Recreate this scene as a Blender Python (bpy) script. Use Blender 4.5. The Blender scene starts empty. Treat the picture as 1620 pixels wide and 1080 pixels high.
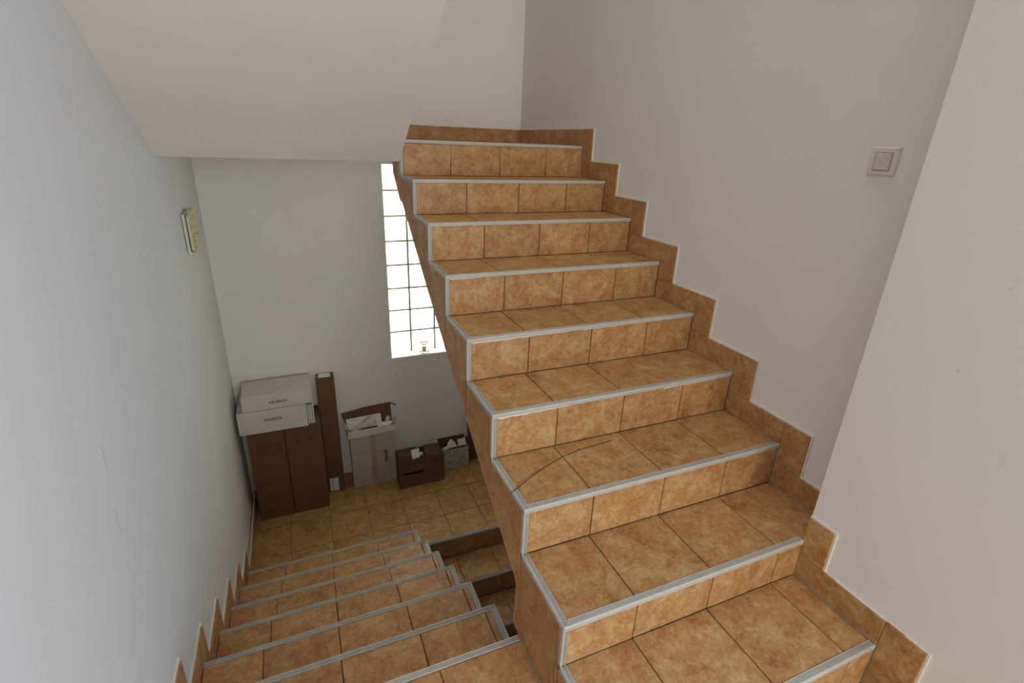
import bpy, bmesh, math, random
from mathutils import Vector, Matrix
random.seed(7)
SC = bpy.context.scene
COL = SC.collection

# ------------------------------------------------------------------ camera
cam_d = bpy.data.cameras.new('camera'); cam = bpy.data.objects.new('camera', cam_d); COL.objects.link(cam)
EYE = Vector((-0.55288, -0.5544, 1.37362))
PITCH, YAW, ROLL, FPX = math.radians(-21.5737), math.radians(23.7673), math.radians(2.2667), 801.863
_F = Vector((math.sin(YAW)*math.cos(PITCH), math.cos(YAW)*math.cos(PITCH), math.sin(PITCH)))
_R = Vector((math.cos(YAW), -math.sin(YAW), 0)); _U = _R.cross(_F)
_r = math.cos(ROLL)*_R + math.sin(ROLL)*_U; _u = -math.sin(ROLL)*_R + math.cos(ROLL)*_U
M = Matrix((( _r.x, _u.x, -_F.x, EYE.x), (_r.y, _u.y, -_F.y, EYE.y), (_r.z, _u.z, -_F.z, EYE.z), (0, 0, 0, 1)))
cam.matrix_world = M
cam_d.sensor_width = 36.0; cam_d.lens = FPX*36.0/1620.0; cam_d.clip_start = 0.02
SC.camera = cam

# ------------------------------------------------------------------ light and exposure
world = bpy.data.worlds.new('sky'); SC.world = world; world.use_nodes = True
bg = world.node_tree.nodes['Background']; bg.inputs[0].default_value = (0.82, 0.9, 1.0, 1); bg.inputs[1].default_value = 0.5
def area(name, loc, rot, sx, sy, power, col):
    l = bpy.data.lights.new(name, 'AREA'); l.shape = 'RECTANGLE'; l.size = sx; l.size_y = sy; l.energy = power; l.color = col
    o = bpy.data.objects.new(name, l); o.location = loc; o.rotation_euler = rot; COL.objects.link(o); return o
HP = math.pi/2
area('daylight_hall', (0.15, -4.55, 1.1), (HP, 0, 0), 1.4, 2.4, 80, (1.0, 0.985, 0.94))            # daylight from the far end of the hall behind the viewer
area('daylight_doorway', (1.15, -1.02, 0.9), (HP, 0, HP), 1.1, 2.0, 24, (0.66, 0.88, 1.17))          # daylight through the doorway right behind the viewer
area('stairwell_top_fill', (0.50, 0.8, 4.25), (0, 0, 0), 0.9, 1.8, 20.5, (1.0, 0.98, 0.95))                  # unseen fill lamp added above the stairwell, under the closed ceiling
area('daylight_glass_blocks', (0.36, 3.75, 0.45), (-HP, 0, 0), 1.0, 2.0, 76, (1.0, 0.99, 0.93))               # sky outside the glass blocks
SC.view_settings.view_transform = 'Standard'; SC.view_settings.look = 'None'; SC.view_settings.gamma = 1
SC.view_settings.use_curve_mapping = False; SC.view_settings.exposure = 0.02
SC.cycles.max_bounces = 10; SC.cycles.diffuse_bounces = 6; SC.cycles.use_denoising = True

# ------------------------------------------------------------------ materials
def new_mat(name):
    m = bpy.data.materials.new(name); m.use_nodes = True; nt = m.node_tree
    return m, nt, nt.nodes['Principled BSDF']
def N(nt, t, **kw):
    n = nt.nodes.new(t)
    for k, v in kw.items():
        if k in n.inputs: n.inputs[k].default_value = v
        else: setattr(n, k, v)
    return n
def ramp(nt, fac, stops):
    r = nt.nodes.new('ShaderNodeValToRGB'); nt.links.new(fac, r.inputs[0]); e = r.color_ramp.elements
    e[0].position, e[0].color = stops[0][0], (*stops[0][1], 1); e[1].position, e[1].color = stops[-1][0], (*stops[-1][1], 1)
    for p, c in stops[1:-1]:
        x = e.new(p); x.color = (*c, 1)
    return r.outputs[0]
def flat(name, col, rough=0.6, noise=0.0, scale=30, bump=0.0, spec=0.3, metal=0.0):
    m, nt, b = new_mat(name); b.inputs['Roughness'].default_value = rough
    b.inputs['Specular IOR Level'].default_value = spec; b.inputs['Metallic'].default_value = metal
    if noise or bump:
        tc = N(nt, 'ShaderNodeTexCoord'); nz = N(nt, 'ShaderNodeTexNoise', Scale=scale, Detail=4.0)
        nt.links.new(tc.outputs['Object'], nz.inputs['Vector'])
        lo = tuple(c*(1-noise) for c in col); hi = tuple(min(1, c*(1+noise)) for c in col)
        nt.links.new(ramp(nt, nz.outputs[0], [(0.3, lo), (0.7, hi)]), b.inputs['Base Color'])
        if bump:
            bp = N(nt, 'ShaderNodeBump', Strength=bump, Distance=0.002); nt.links.new(nz.outputs[0], bp.inputs['Height'])
            nt.links.new(bp.outputs[0], b.inputs['Normal'])
    else: b.inputs['Base Color'].default_value = (*col, 1)
    return m
def tile_mat(name, gain=1.0):
    m, nt, b = new_mat(name)
    tc = N(nt, 'ShaderNodeTexCoord'); oi = N(nt, 'ShaderNodeObjectInfo')
    sh = N(nt, 'ShaderNodeVectorMath', operation='SCALE'); sh.inputs[0].default_value = (37.0, 61.0, 23.0); nt.links.new(oi.outputs['Random'], sh.inputs['Scale'])
    ad = N(nt, 'ShaderNodeVectorMath', operation='ADD'); nt.links.new(tc.outputs['Object'], ad.inputs[0]); nt.links.new(sh.outputs[0], ad.inputs[1])
    n1 = N(nt, 'ShaderNodeTexNoise', Scale=13.0, Detail=5.0, Roughness=0.65, Distortion=0.6); nt.links.new(ad.outputs[0], n1.inputs['Vector'])
    n2 = N(nt, 'ShaderNodeTexNoise', Scale=60.0, Detail=6.0, Roughness=0.7, Distortion=0.8); nt.links.new(ad.outputs[0], n2.inputs['Vector'])
    mx = N(nt, 'ShaderNodeMath', operation='MULTIPLY_ADD'); nt.links.new(n2.outputs[0], mx.inputs[0]); mx.inputs[1].default_value = 0.55
    sc = N(nt, 'ShaderNodeMath', operation='MULTIPLY'); nt.links.new(n1.outputs[0], sc.inputs[0]); sc.inputs[1].default_value = 0.62
    nt.links.new(sc.outputs[0], mx.inputs[2])
    g = gain
    c = ramp(nt, mx.outputs[0], [(0.42, (0.28*g, 0.117*g, 0.042*g)), (0.53, (0.41*g, 0.211*g, 0.080*g)), (0.61, (0.48*g, 0.280*g, 0.112*g)), (0.74, (0.57*g, 0.385*g, 0.19*g))])
    n3 = N(nt, 'ShaderNodeTexNoise', Scale=19.0, Detail=6.0, Roughness=0.68, Distortion=1.4); nt.links.new(ad.outputs[0], n3.inputs['Vector'])
    rd = N(nt, 'ShaderNodeMapRange'); nt.links.new(n3.outputs[0], rd.inputs[0]); rd.inputs[1].default_value = 0.50; rd.inputs[2].default_value = 0.66; rd.inputs[3].default_value = 0.0; rd.inputs[4].default_value = 0.75
    mr2 = N(nt, 'ShaderNodeMix', data_type='RGBA'); nt.links.new(rd.outputs[0], mr2.inputs[0]); nt.links.new(c, mr2.inputs[6]); mr2.inputs[7].default_value = (0.43*g, 0.165*g, 0.048*g, 1); c = mr2.outputs[2]
    hs = N(nt, 'ShaderNodeHueSaturation'); nt.links.new(c, hs.inputs['Color'])
    mr = N(nt, 'ShaderNodeMapRange'); nt.links.new(oi.outputs['Random'], mr.inputs[0]); mr.inputs[3].default_value = 0.93; mr.inputs[4].default_value = 1.06
    nt.links.new(mr.outputs[0], hs.inputs['Value'])
    nt.links.new(hs.outputs[0], b.inputs['Base Color'])
    b.inputs['Roughness'].default_value = 0.42; b.inputs['Specular IOR Level'].default_value = 0.35
    bp = N(nt, 'ShaderNodeBump', Strength=0.18, Distance=0.0015); nt.links.new(n2.outputs[0], bp.inputs['Height']); nt.links.new(bp.outputs[0], b.inputs['Normal'])
    return m
def wall_mat(name, col, marks=()):
    # marks: (centre, radii(3), darkness, colour) scuffs of their own shape
    m, nt, b = new_mat(name); L = nt.links
    tc = N(nt, 'ShaderNodeTexCoord'); nz = N(nt, 'ShaderNodeTexNoise', Scale=1.6, Detail=5.0, Roughness=0.6)
    L.new(tc.outputs['Object'], nz.inputs['Vector'])
    c = ramp(nt, nz.outputs[0], [(0.3, tuple(x*0.965 for x in col)), (0.7, col)])
    fine = N(nt, 'ShaderNodeTexNoise', Scale=60.0, Detail=3.0); L.new(tc.outputs['Object'], fine.inputs['Vector'])
    for (ctr, tilt, rad, dark, mc) in marks:
        sb = N(nt, 'ShaderNodeVectorMath', operation='SUBTRACT'); L.new(tc.outputs['Object'], sb.inputs[0]); sb.inputs[1].default_value = ctr
        ro = N(nt, 'ShaderNodeVectorRotate', rotation_type='X_AXIS'); L.new(sb.outputs[0], ro.inputs['Vector']); ro.inputs['Angle'].default_value = tilt
        dv = N(nt, 'ShaderNodeVectorMath', operation='DIVIDE'); L.new(ro.outputs[0], dv.inputs[0]); dv.inputs[1].default_value = (10, rad[0], rad[1])
        ln = N(nt, 'ShaderNodeVectorMath', operation='LENGTH'); L.new(dv.outputs[0], ln.inputs[0])
        dn = N(nt, 'ShaderNodeMath', operation='MULTIPLY_ADD'); L.new(fine.outputs[0], dn.inputs[0]); dn.inputs[1].default_value = 1.0; L.new(ln.outputs['Value'], dn.inputs[2])
        mr = N(nt, 'ShaderNodeMapRange'); L.new(dn.outputs[0], mr.inputs[0]); mr.inputs[1].default_value = 0.75; mr.inputs[2].default_value = 1.5; mr.inputs[3].default_value = dark; mr.inputs[4].default_value = 0.0
        mi = N(nt, 'ShaderNodeMix', data_type='RGBA'); L.new(mr.outputs[0], mi.inputs[0]); L.new(c, mi.inputs[6]); mi.inputs[7].default_value = (*mc, 1); c = mi.outputs[2]
    L.new(c, b.inputs['Base Color']); b.inputs['Roughness'].default_value = 0.85; b.inputs['Specular IOR Level'].default_value = 0.15
    bz = N(nt, 'ShaderNodeTexNoise', Scale=11.0, Detail=6.0, Roughness=0.65); L.new(tc.outputs['Object'], bz.inputs['Vector'])
    bp = N(nt, 'ShaderNodeBump', Strength=0.25, Distance=0.004); L.new(bz.outputs[0], bp.inputs['Height']); L.new(bp.outputs[0], b.inputs['Normal'])
    return m

WALL = (0.74, 0.72, 0.665)
BRN = (0.34, 0.25, 0.18); GRY = (0.36, 0.34, 0.32)
M_TILE = tile_mat('terracotta_tile', 0.96)
M_SKIRT = tile_mat('skirting_tile', 0.9)
M_GROUT = flat('dark_grout', (0.15, 0.125, 0.105), 0.95, 0.15, 60)
M_TRIM = flat('grey_pvc_trim', (0.47, 0.465, 0.42), 0.42, 0.06, 25, 0.0, 0.45)
M_WALL = wall_mat('white_plaster', WALL)
M_WALL_R = wall_mat('white_plaster_right', (0.76, 0.73, 0.69), [
    ((1.08, 1.889, 1.719), 0.35, (0.012, 0.04), 0.35, BRN), ((1.08, 2.03, 1.62), 0.2, (0.03, 0.03), 0.2, BRN), ((1.08, 1.93, 1.585), 0, (0.05, 0.03), 0.16, BRN),
    ((1.08, 2.189, 1.565), -0.8, (0.012, 0.03), 0.35, GRY), ((1.08, 1.45, 1.271), -0.5, (0.008, 0.02), 0.45, GRY), ((1.08, 1.616, 1.234), -0.8, (0.012, 0.03), 0.25, BRN),
    ((1.08, 0.935, 0.98), 0, (0.008, 0.008), 0.35, GRY), ((1.08, 1.5, 1.32), 0.4, (0.006, 0.03), 0.2, BRN), ((1.08, 0.60, 0.56), 0, (0.01, 0.01), 0.4, BRN), ((1.08, 1.26, 0.93), -1, (0.05, 0.012), 0.16, BRN)])
M_WALL_P = wall_mat('white_plaster_pier', (0.74, 0.725, 0.69), [
    ((0.92, 0.243, 1.474), 1.0, (0.03, 0.01), 0.35, GRY), ((0.92, 0.117, 0.333), 0, (0.006, 0.006), 0.5, BRN), ((0.92, 0.081, 0.555), 0.6, (0.012, 0.005), 0.3, GRY),
    ((0.92, -0.03, 0.17), 0.1, (0.012, 0.03), 0.12, BRN)])
M_WALL_L = wall_mat('white_plaster_left', (0.73, 0.735, 0.75), [
    ((-1.06, 0.40, 0.371), 0.1, (0.008, 0.02), 0.5, GRY), ((-1.06, 0.946, 0.036), 0.1, (0.008, 0.05), 0.4, GRY), ((-1.06, 0.912, -0.145), 0.2, (0.008, 0.05), 0.3, GRY)])
M_CAULK = flat('cream_caulk', (0.72, 0.68, 0.60), 0.8, 0.05, 60)
M_CONC = flat('painted_concrete', (0.73, 0.715, 0.665), 0.9, 0.012, 6)
M_CARD = flat('brown_cardboard', (0.155, 0.076, 0.032), 0.85, 0.10, 12, 0.1)
M_CARD2 = flat('dark_cardboard', (0.14, 0.072, 0.038), 0.85, 0.10, 12, 0.1)
M_WCARD = flat('white_cardboard', (0.58, 0.55, 0.48), 0.7, 0.04, 10)
M_GCARD = flat('greyish_cardboard', (0.44, 0.40, 0.33), 0.8, 0.06, 10)
M_TAPE = flat('brown_tape', (0.40, 0.30, 0.20), 0.4)
M_INK = flat('dark_ink', (0.035, 0.028, 0.025), 0.7)
M_FINK = flat('faded_ink', (0.045, 0.022, 0.012), 0.8)
M_PAPER = flat('white_paper', (0.75, 0.74, 0.72), 0.8, 0.05, 8)
M_FOAM = flat('cream_wadding', (0.68, 0.60, 0.46), 0.9, 0.08, 20, 0.5)
M_GREEN = flat('green_ink', (0.03, 0.16, 0.09), 0.6)
M_BLUEG = flat('grey_blue_ink', (0.33, 0.36, 0.42), 0.7)
M_CREAM = flat('yellowed_plastic', (0.60, 0.57, 0.33), 0.6, 0.08, 20)
M_PALEG = flat('pale_green_plastic', (0.62, 0.66, 0.58), 0.6)
M_DARK = flat('black_gap', (0.03, 0.025, 0.02), 0.8)
M_SWITCH = flat('ivory_plastic', (0.66, 0.60, 0.55), 0.4)
M_SWITCH2 = flat('ivory_rocker', (0.60, 0.52, 0.46), 0.35)
M_SILL = flat('white_marble', (0.82, 0.81, 0.78), 0.35)
M_MORTAR = flat('window_mortar', (0.40, 0.33, 0.24), 0.9, 0.1, 40)
M_WIRE = flat('brown_wire', (0.09, 0.06, 0.03), 0.5)
M_CANDLE = flat('yellow_wax', (0.85, 0.62, 0.18), 0.5)
def glass_block_mat():
    m, nt, b = new_mat('glass_block'); nt.nodes.remove(b); out = nt.nodes['Material Output']
    tr = N(nt, 'ShaderNodeBsdfTranslucent'); tr.inputs[0].default_value = (0.93, 0.96, 0.95, 1)
    gl = N(nt, 'ShaderNodeBsdfGlossy', Roughness=0.08); mx = N(nt, 'ShaderNodeMixShader'); mx.inputs[0].default_value = 0.08
    tc = N(nt, 'ShaderNodeTexCoord'); wv = N(nt, 'ShaderNodeTexNoise', Scale=18.0, Detail=2.0); nt.links.new(tc.outputs['Object'], wv.inputs['Vector'])
    bp = N(nt, 'ShaderNodeBump', Strength=0.4, Distance=0.004); nt.links.new(wv.outputs[0], bp.inputs['Height']); nt.links.new(bp.outputs[0], gl.inputs['Normal'])
    nt.links.new(tr.outputs[0], mx.inputs[1]); nt.links.new(gl.outputs[0], mx.inputs[2]); nt.links.new(mx.outputs[0], out.inputs[0]); return m
M_BLOCK = glass_block_mat()
m, nt, b = new_mat('clear_glass'); b.inputs['Transmission Weight'].default_value = 1.0; b.inputs['Roughness'].default_value = 0.03; b.inputs['Base Color'].default_value = (0.95, 0.97, 0.96, 1); M_GLASS = m
def pattern_mat():
    m, nt, b = new_mat('patterned_print'); tc = N(nt, 'ShaderNodeTexCoord')
    v = N(nt, 'ShaderNodeTexVoronoi', Scale=62.0); nt.links.new(tc.outputs['Object'], v.inputs['Vector'])
    nt.links.new(ramp(nt, v.outputs['Distance'], [(0.25, (0.62, 0.60, 0.58)), (0.6, (0.30, 0.29, 0.28))]), b.inputs['Base Color']); b.inputs['Roughness'].default_value = 0.7; return m
M_PATTERN = pattern_mat()

# ------------------------------------------------------------------ helpers
def link(name, mesh, mat=None, parent=None, mw=None):
    o = bpy.data.objects.new(name, mesh); COL.objects.link(o)
    if mat is not None and not mesh.materials: mesh.materials.append(mat)
    if parent is not None: o.parent = parent
    if mw is not None: o.matrix_local = mw
    return o
def tag(o, label=None, cat=None, group=None, kind=None):
    for k, v in (('label', label), ('category', cat), ('group', group), ('kind', kind)):
        if v: o[k] = v
    return o
def thing(name, loc, label, cat, group=None, rz=0.0):
    o = bpy.data.objects.new(name, None); o.location = loc; o.rotation_euler = (0, 0, rz); o.empty_display_size = 0.1; COL.objects.link(o)
    return tag(o, label, cat, group)
def pydata(name, vs, fs, smooth=False):
    me = bpy.data.meshes.new(name); me.from_pydata([tuple(v) for v in vs], [], fs)
    bm = bmesh.new(); bm.from_mesh(me); bmesh.ops.recalc_face_normals(bm, faces=bm.faces); bm.to_mesh(me); bm.free()
    if smooth: me.polygons.foreach_set('use_smooth', [True]*len(me.polygons))
    me.update(); return me
def axis_mw(o, x, y, z):
    x, y, z = Vector(x), Vector(y), Vector(z)
    return Matrix(((x.x, y.x, z.x, o[0]), (x.y, y.y, z.y, o[1]), (x.z, y.z, z.z, o[2]), (0, 0, 0, 1)))
_tc = {}
def tile_mesh(w, h, t, ch=0.0016):
    k = (round(w, 4), round(h, 4), round(t, 4))
    if k in _tc: return _tc[k]
    a, b = w/2, h/2
    R0 = [(-a, -b), (a, -b), (a, b), (-a, b)]
    vs = [(x, y, -t) for x, y in R0] + [(x, y, -ch) for x, y in R0] + [(x*(1-ch/a), y*(1-ch/b), 0) for x, y in R0]
    fs = [(0, 3, 2, 1)] + [(i, (i+1) % 4, 4+(i+1) % 4, 4+i) for i in range(4)] + [(4+i, 4+(i+1) % 4, 8+(i+1) % 4, 8+i) for i in range(4)] + [(8, 9, 10, 11)]
    me = pydata('tile', vs, fs); _tc[k] = me; return me
INV = {}
def child_mw(parent, mw):
    return (Matrix.Translation(-parent.location) @ mw) if parent is not None else mw
G = 0.0019  # half grout
def tile(parent, o, u, v, u0, u1, v0, v1, mat=None, t=0.008, name='tile', jit=0.0006, gu=(1, 1), gv=(1, 1)):
    """tile in plane o + a*u + b*v (outer surface), a in [u0,u1], b in [v0,v1]; parent root sits at world offset stored in parent['org']"""
    mat = mat or M_TILE
    a0, a1, b0, b1 = u0+G*gu[0], u1-G*gu[1], v0+G*gv[0], v1-G*gv[1]
    if a1-a0 < 0.004 or b1-b0 < 0.004: return None
    u, v = Vector(u), Vector(v); n = u.cross(v)
    c = Vector(o) + u*((a0+a1)/2) + v*((b0+b1)/2) + n*random.uniform(-jit, jit)
    me = tile_mesh(a1-a0, b1-b0, t)
    key = (me.name, mat.name)
    if me.materials and me.materials[0] != mat:
        k2 = (round(a1-a0, 4), round(b1-b0, 4), round(t, 4), mat.name)
        if k2 not in _tc: m2 = me.copy(); m2.materials.clear(); m2.materials.append(mat); _tc[k2] = m2
        me = _tc[k2]
    return link(name, me, mat, parent, axis_mw(c - ORG(parent), u, v, n))
def ORG(p):
    w = Vector((0, 0, 0))
    while p is not None:
        w += p.location; p = p.parent
    return w
def prism(name, poly, axis, a0, a1, mat, parent=None, ch=0.0):
    """extrude a 2D polygon along axis ('x': poly=(y,z), 'z': poly=(x,y)) from a0 to a1"""
    org = ORG(parent)
    n = len(poly)
    f = (lambda p, a: Vector((a, p[0], p[1]))) if axis == 'x' else ((lambda p, a: Vector((p[0], p[1], a))) if axis == 'z' else (lambda p, a: Vector((p[0], a, p[1]))))
    P = [f(p, a0) for p in poly] + [f(p, a1) for p in poly]
    c = sum(P, Vector())/len(P)
    vs = [p-c for p in P]
    fs = [tuple(range(n)), tuple(range(2*n-1, n-1, -1))] + [(i, (i+1) % n, n+(i+1) % n, n+i) for i in range(n)]
    me = pydata(name, vs, fs)
    o = link(name, me, mat, parent, Matrix.Translation(c-org))
    return o
def boxo(name, x0, x1, y0, y1, z0, z1, mat, parent=None):
    return prism(name, [(x0, y0), (x1, y0), (x1, y1), (x0, y1)], 'z', z0, z1, mat, parent)
TW, TD = 0.021, 0.013
_pc = {}
def trim(parent, a, b, inward, up, w=TW, d=TD, name='edge_trim', raise_=0.0018):
    """ribbed L profile from a to b; inward lies over the tread, up is the outward normal of the tread; drop goes along -up"""
    a, b = Vector(a), Vector(b); L = (b-a).length; x = (b-a).normalized(); i, u = Vector(inward), Vector(up)
    k = (round(L, 3), w, d, x.cross(i).dot(u) > 0)
    if k not in _pc:
        r = raise_; e = -r
        prof = [(e, -d), (e, -d*0.62), (e+0.0016, -d*0.58), (e+0.0016, -d*0.46), (e, -d*0.40), (e, -0.001), (e+0.0012, r*0.7), (e+0.003, r)]
        for g in (0.30, 0.52, 0.74):
            prof += [(w*g-0.0019, r), (w*g-0.0011, r-0.0026), (w*g+0.0011, r-0.0026), (w*g+0.0019, r)]
        prof += [(w-0.0008, r), (w, 0.0), (w, -0.004), (0.003, -0.004), (0.003, -d)]
        n = len(prof)
        vs = [(-L/2, p[0], p[1]) for p in prof] + [(L/2, p[0], p[1]) for p in prof]
        fs = [(j, (j+1) % n, n+(j+1) % n, n+j) for j in range(n)] + [tuple(range(n-1, -1, -1)), tuple(range(n, 2*n))]
        _pc[k] = pydata('edge_trim', vs, fs)
    # local frame: X length, Y inward, Z up (may be left-handed -> flip X)
    if x.cross(i).dot(u) < 0: x = -x
    c = (a+b)/2
    return link(name, _pc[k], M_TRIM, parent, axis_mw(c-ORG(parent), x, i, u))
def text_marks(parent, o, u, v, n, h, w, pitch, mat, seed=1, name='printed_lettering'):
    """a row of small blocky printed characters, too small in the photo to read: one flat print"""
    rnd = random.Random(seed); vs = []; fs = []
    o, u, v = Vector(o), Vector(u), Vector(v); nn = u.cross(v)
    def quad(a0, a1, b0, b1):
        i = len(vs)
        for a, b in ((a0, b0), (a1, b0), (a1, b1), (a0, b1)): vs.append(o+u*a+v*b+nn*0.0006-ORG(parent))
        fs.append((i, i+1, i+2, i+3))
    s = h*0.2
    for j in range(n):
        a = j*pitch
        pick = rnd.choice(['O', 'S', 'E', 'B'])
        quad(a, a+w, 0, s); quad(a, a+w, h-s, h)
        if pick != 'O': quad(a, a+w, h/2-s/2, h/2+s/2)
        quad(a, a+s, s, h/2-s/2) if pick != 'S' else quad(a+w-s, a+w, s, h/2-s/2)
        quad(a, a+s, h/2+s/2, h-s)
        if pick in 'OB': quad(a+w-s, a+w, s, h/2-s/2); quad(a+w-s, a+w, h/2+s/2, h-s)
    me = bpy.data.meshes.new(name); me.from_pydata([tuple(p) for p in vs], [], fs)
    ob = link(name, me, mat, parent); ob['kind'] = 'stuff'; return ob
def tube(name, pts, r, mat, parent=None, seg=8):
    org = ORG(parent); P = [Vector(p)-org for p in pts]; vs = []; fs = []
    for i, p in enumerate(P):
        d = (P[min(i+1, len(P)-1)]-P[max(i-1, 0)]).normalized(); s = d.cross(Vector((0.01, 0.02, 1))).normalized(); t = d.cross(s)
        for j in range(seg):
            a = 2*math.pi*j/seg; vs.append(p+s*math.cos(a)*r+t*math.sin(a)*r)
    for i in range(len(P)-1):
        for j in range(seg): fs.append((i*seg+j, i*seg+(j+1) % seg, (i+1)*seg+(j+1) % seg, (i+1)*seg+j))
    fs.append(tuple(range(seg))); fs.append(tuple((len(P)-1)*seg+j for j in range(seg)))
    return link(name, pydata(name, vs, fs, True), mat, parent)
def lathe(name, prof, mat, parent, loc=(0, 0, 0), seg=28):
    vs = []; fs = []; n = len(prof)
    for r, z in prof:
        for j in range(seg):
            a = 2*math.pi*j/seg; vs.append((max(r, 1e-4)*math.cos(a)+loc[0], max(r, 1e-4)*math.sin(a)+loc[1], z+loc[2]))
    for i in range(n-1):
        for j in range(seg): fs.append((i*seg+j, i*seg+(j+1) % seg, (i+1)*seg+(j+1) % seg, (i+1)*seg+j))
    fs.append(tuple(range(seg))); fs.append(tuple((n-1)*seg+j for j in range(seg)))
    return link(name, pydata(name, vs, fs, True), mat, parent)
def struct(o, label=None): o['kind'] = 'structure'; return tag(o, label)
def holed_wall(name, xs, zs, y0, y1, mat):
    """wall across x with one rectangular hole: xs, zs are four values each"""
    vs = []; idx = {}
    for yi, y in enumerate((y0, y1)):
        for i, x in enumerate(xs):
            for j, z in enumerate(zs): idx[(i, j, yi)] = len(vs); vs.append((x, y, z))
    fs = []
    for i in range(3):
        for j in range(3):
            if (i, j) == (1, 1): continue
            for yi in (0, 1): fs.append((idx[i, j, yi], idx[i+1, j, yi], idx[i+1, j+1, yi], idx[i, j+1, yi]))
    for k in range(3):
        for j in (0, 3): fs.append((idx[k, j, 0], idx[k+1, j, 0], idx[k+1, j, 1], idx[k, j, 1]))
        for i in (0, 3): fs.append((idx[i, k, 0], idx[i, k+1, 0], idx[i, k+1, 1], idx[i, k, 1]))
    for j in (1, 2): fs.append((idx[1, j, 0], idx[2, j, 0], idx[2, j, 1], idx[1, j, 1]))
    for i in (1, 2): fs.append((idx[i, 1, 0], idx[i, 2, 0], idx[i, 2, 1], idx[i, 1, 1]))
    return struct(link(name, pydata(name, vs, fs), mat))

# ------------------------------------------------------------------ measured dimensions
R, T, W = 0.17, 0.2774, 1.0669
PX = W-0.1529
_yk = [-0.0075, 0.0011, 0.0012, 0.0065, 0.0016, 0.0047, -0.0016, -0.0036, -0.0024]
_zk = [0.012, -0.0083, -0.0041, -0.0003, 0.0018, 0.0036, 0.0024, -0.0054, -0.0018]
YU = [k*T+_yk[k] for k in range(9)]; ZU = [k*R+_zk[k] for k in range(9)]
ZF, YF, TDN, RDN = -0.1806, 0.548, 0.2897, 0.1704
_yn = [0.0014, -0.0074, -0.0075, -0.0055, -0.0037, -0.0002, 0.0026]; _zn = [0, -0.0018, -0.0028, -0.0046, -0.0056, -0.003, 0.0]
YN = [YF+k*TDN+_yn[k] for k in range(7)]; ZN = [ZF-k*RDN+_zn[k] for k in range(7)]
ZL = ZF-7*RDN           # lower landing
XG, XL = 0.0248, -1.0488
YE, YB = 2.2934, 3.25
WR, WL = W+0.012, XL-0.012     # plaster faces behind the skirting
ZTOP, ZBOT, YREAR = 4.3, -3.2, -4.6
YD0, YD1 = -1.65, -0.40      # doorway in the wall to the right of the viewer
SK = 0.095                      # skirting height

# ------------------------------------------------------------------ walls, ceiling
struct(prism('wall_right', [(WR, PX*0+0.285), (WR, 2.2), (W+0.058, YB+0.02), (1.45, YB+0.02), (1.45, 0.285)], 'z', ZBOT, ZTOP, M_WALL_R))
struct(prism('wall_pier', [(PX+0.012, YD1), (PX+0.012, 0.283), (1.45, 0.283), (1.45, YD1)], 'z', ZBOT, ZTOP, M_WALL_P))
struct(prism('wall_pier', [(PX+0.012, YREAR), (PX+0.012, YD0), (1.45, YD0), (1.45, YREAR)], 'z', ZBOT, ZTOP, M_WALL_P))
struct(prism('wall_pier', [(PX+0.012, YD0), (PX+0.012, YD1), (1.45, YD1), (1.45, YD0)], 'z', 2.0, ZTOP, M_WALL_P))
struct(prism('wall_pier', [(PX+0.012, YD0), (PX+0.012, YD1), (1.45, YD1), (1.45, YD0)], 'z', ZBOT, ZF, M_WALL_P))
struct(prism('wall_left', [(WL, YREAR), (WL, 2.2), (WL-0.014, YB+0.02), (-1.4, YB+0.02), (-1.4, YREAR)], 'z', ZBOT, ZTOP, M_WALL_L))
WX0, WX1, WZ0, WZ1 = 0.072, 0.662, -0.298, 1.196
holed_wall('wall_back', [-1.4, WX0, WX1, 1.45], [ZBOT, WZ0, WZ1, ZTOP], YB, YB+0.26, M_WALL)
holed_wall('wall_rear', [-1.4, -1.0, 0.86, 1.45], [ZBOT, ZF, 2.4, ZTOP], YREAR-0.2, YREAR, M_WALL)
struct(boxo('ceiling', -1.4, 1.45, YREAR-0.2, YB+0.26, ZTOP, ZTOP+0.1, M_WALL))
struct(boxo('floor', -1.4, 1.45, YREAR-0.2, YB+0.26, ZBOT-0.1, ZBOT, M_CONC))

# ------------------------------------------------------------------ glass block window
win = struct(bpy.data.objects.new('window_1', None)); win.location = (WX0, YB, WZ0); COL.objects.link(win)
GY0, GY1 = YB+0.10, YB+0.18
cols = [0.058, 0.2535, 0.453, 0.6525]; rows = [-0.290, -0.106, 0.077, 0.258, 0.445, 0.630, 0.818, 1.003, 1.19]
bmg = bmesh.new()
def bm_box(bm, x0, x1, y0, y1, z0, z1):
    v = [bm.verts.new((x, y, z)) for x in (x0, x1) for y in (y0, y1) for z in (z0, z1)]
    for f in ((0, 1, 3, 2), (4, 6, 7, 5), (0, 4, 5, 1), (2, 3, 7, 6), (0, 2, 6, 4), (1, 5, 7, 3)): bm.faces.new([v[i] for i in f])
o0 = Vector((WX0, YB, WZ0))
for c in [WX0-0.004] + cols[1:3] + [cols[3]]:
    bm_box(bmg, max(c-0.007, WX0)-o0.x, min(c+0.007, WX1)-o0.x, GY0-0.001-o0.y, GY1-0.006-o0.y, 0.001, WZ1-WZ0-0.001)
for r in rows:
    bm_box(bmg, 0.0, WX1-WX0, GY0+0.0-o0.y, GY1-0.008-o0.y, max(r-0.0062, WZ0)-o0.z, min(r+0.0062, WZ1)-o0.z)
me = bpy.data.meshes.new('mortar_joints'); bmg.to_mesh(me); bmg.free()
mj = link('mortar_joints', me, M_MORTAR, win); mj['kind'] = 'stuff'
_bl = {}
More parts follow.
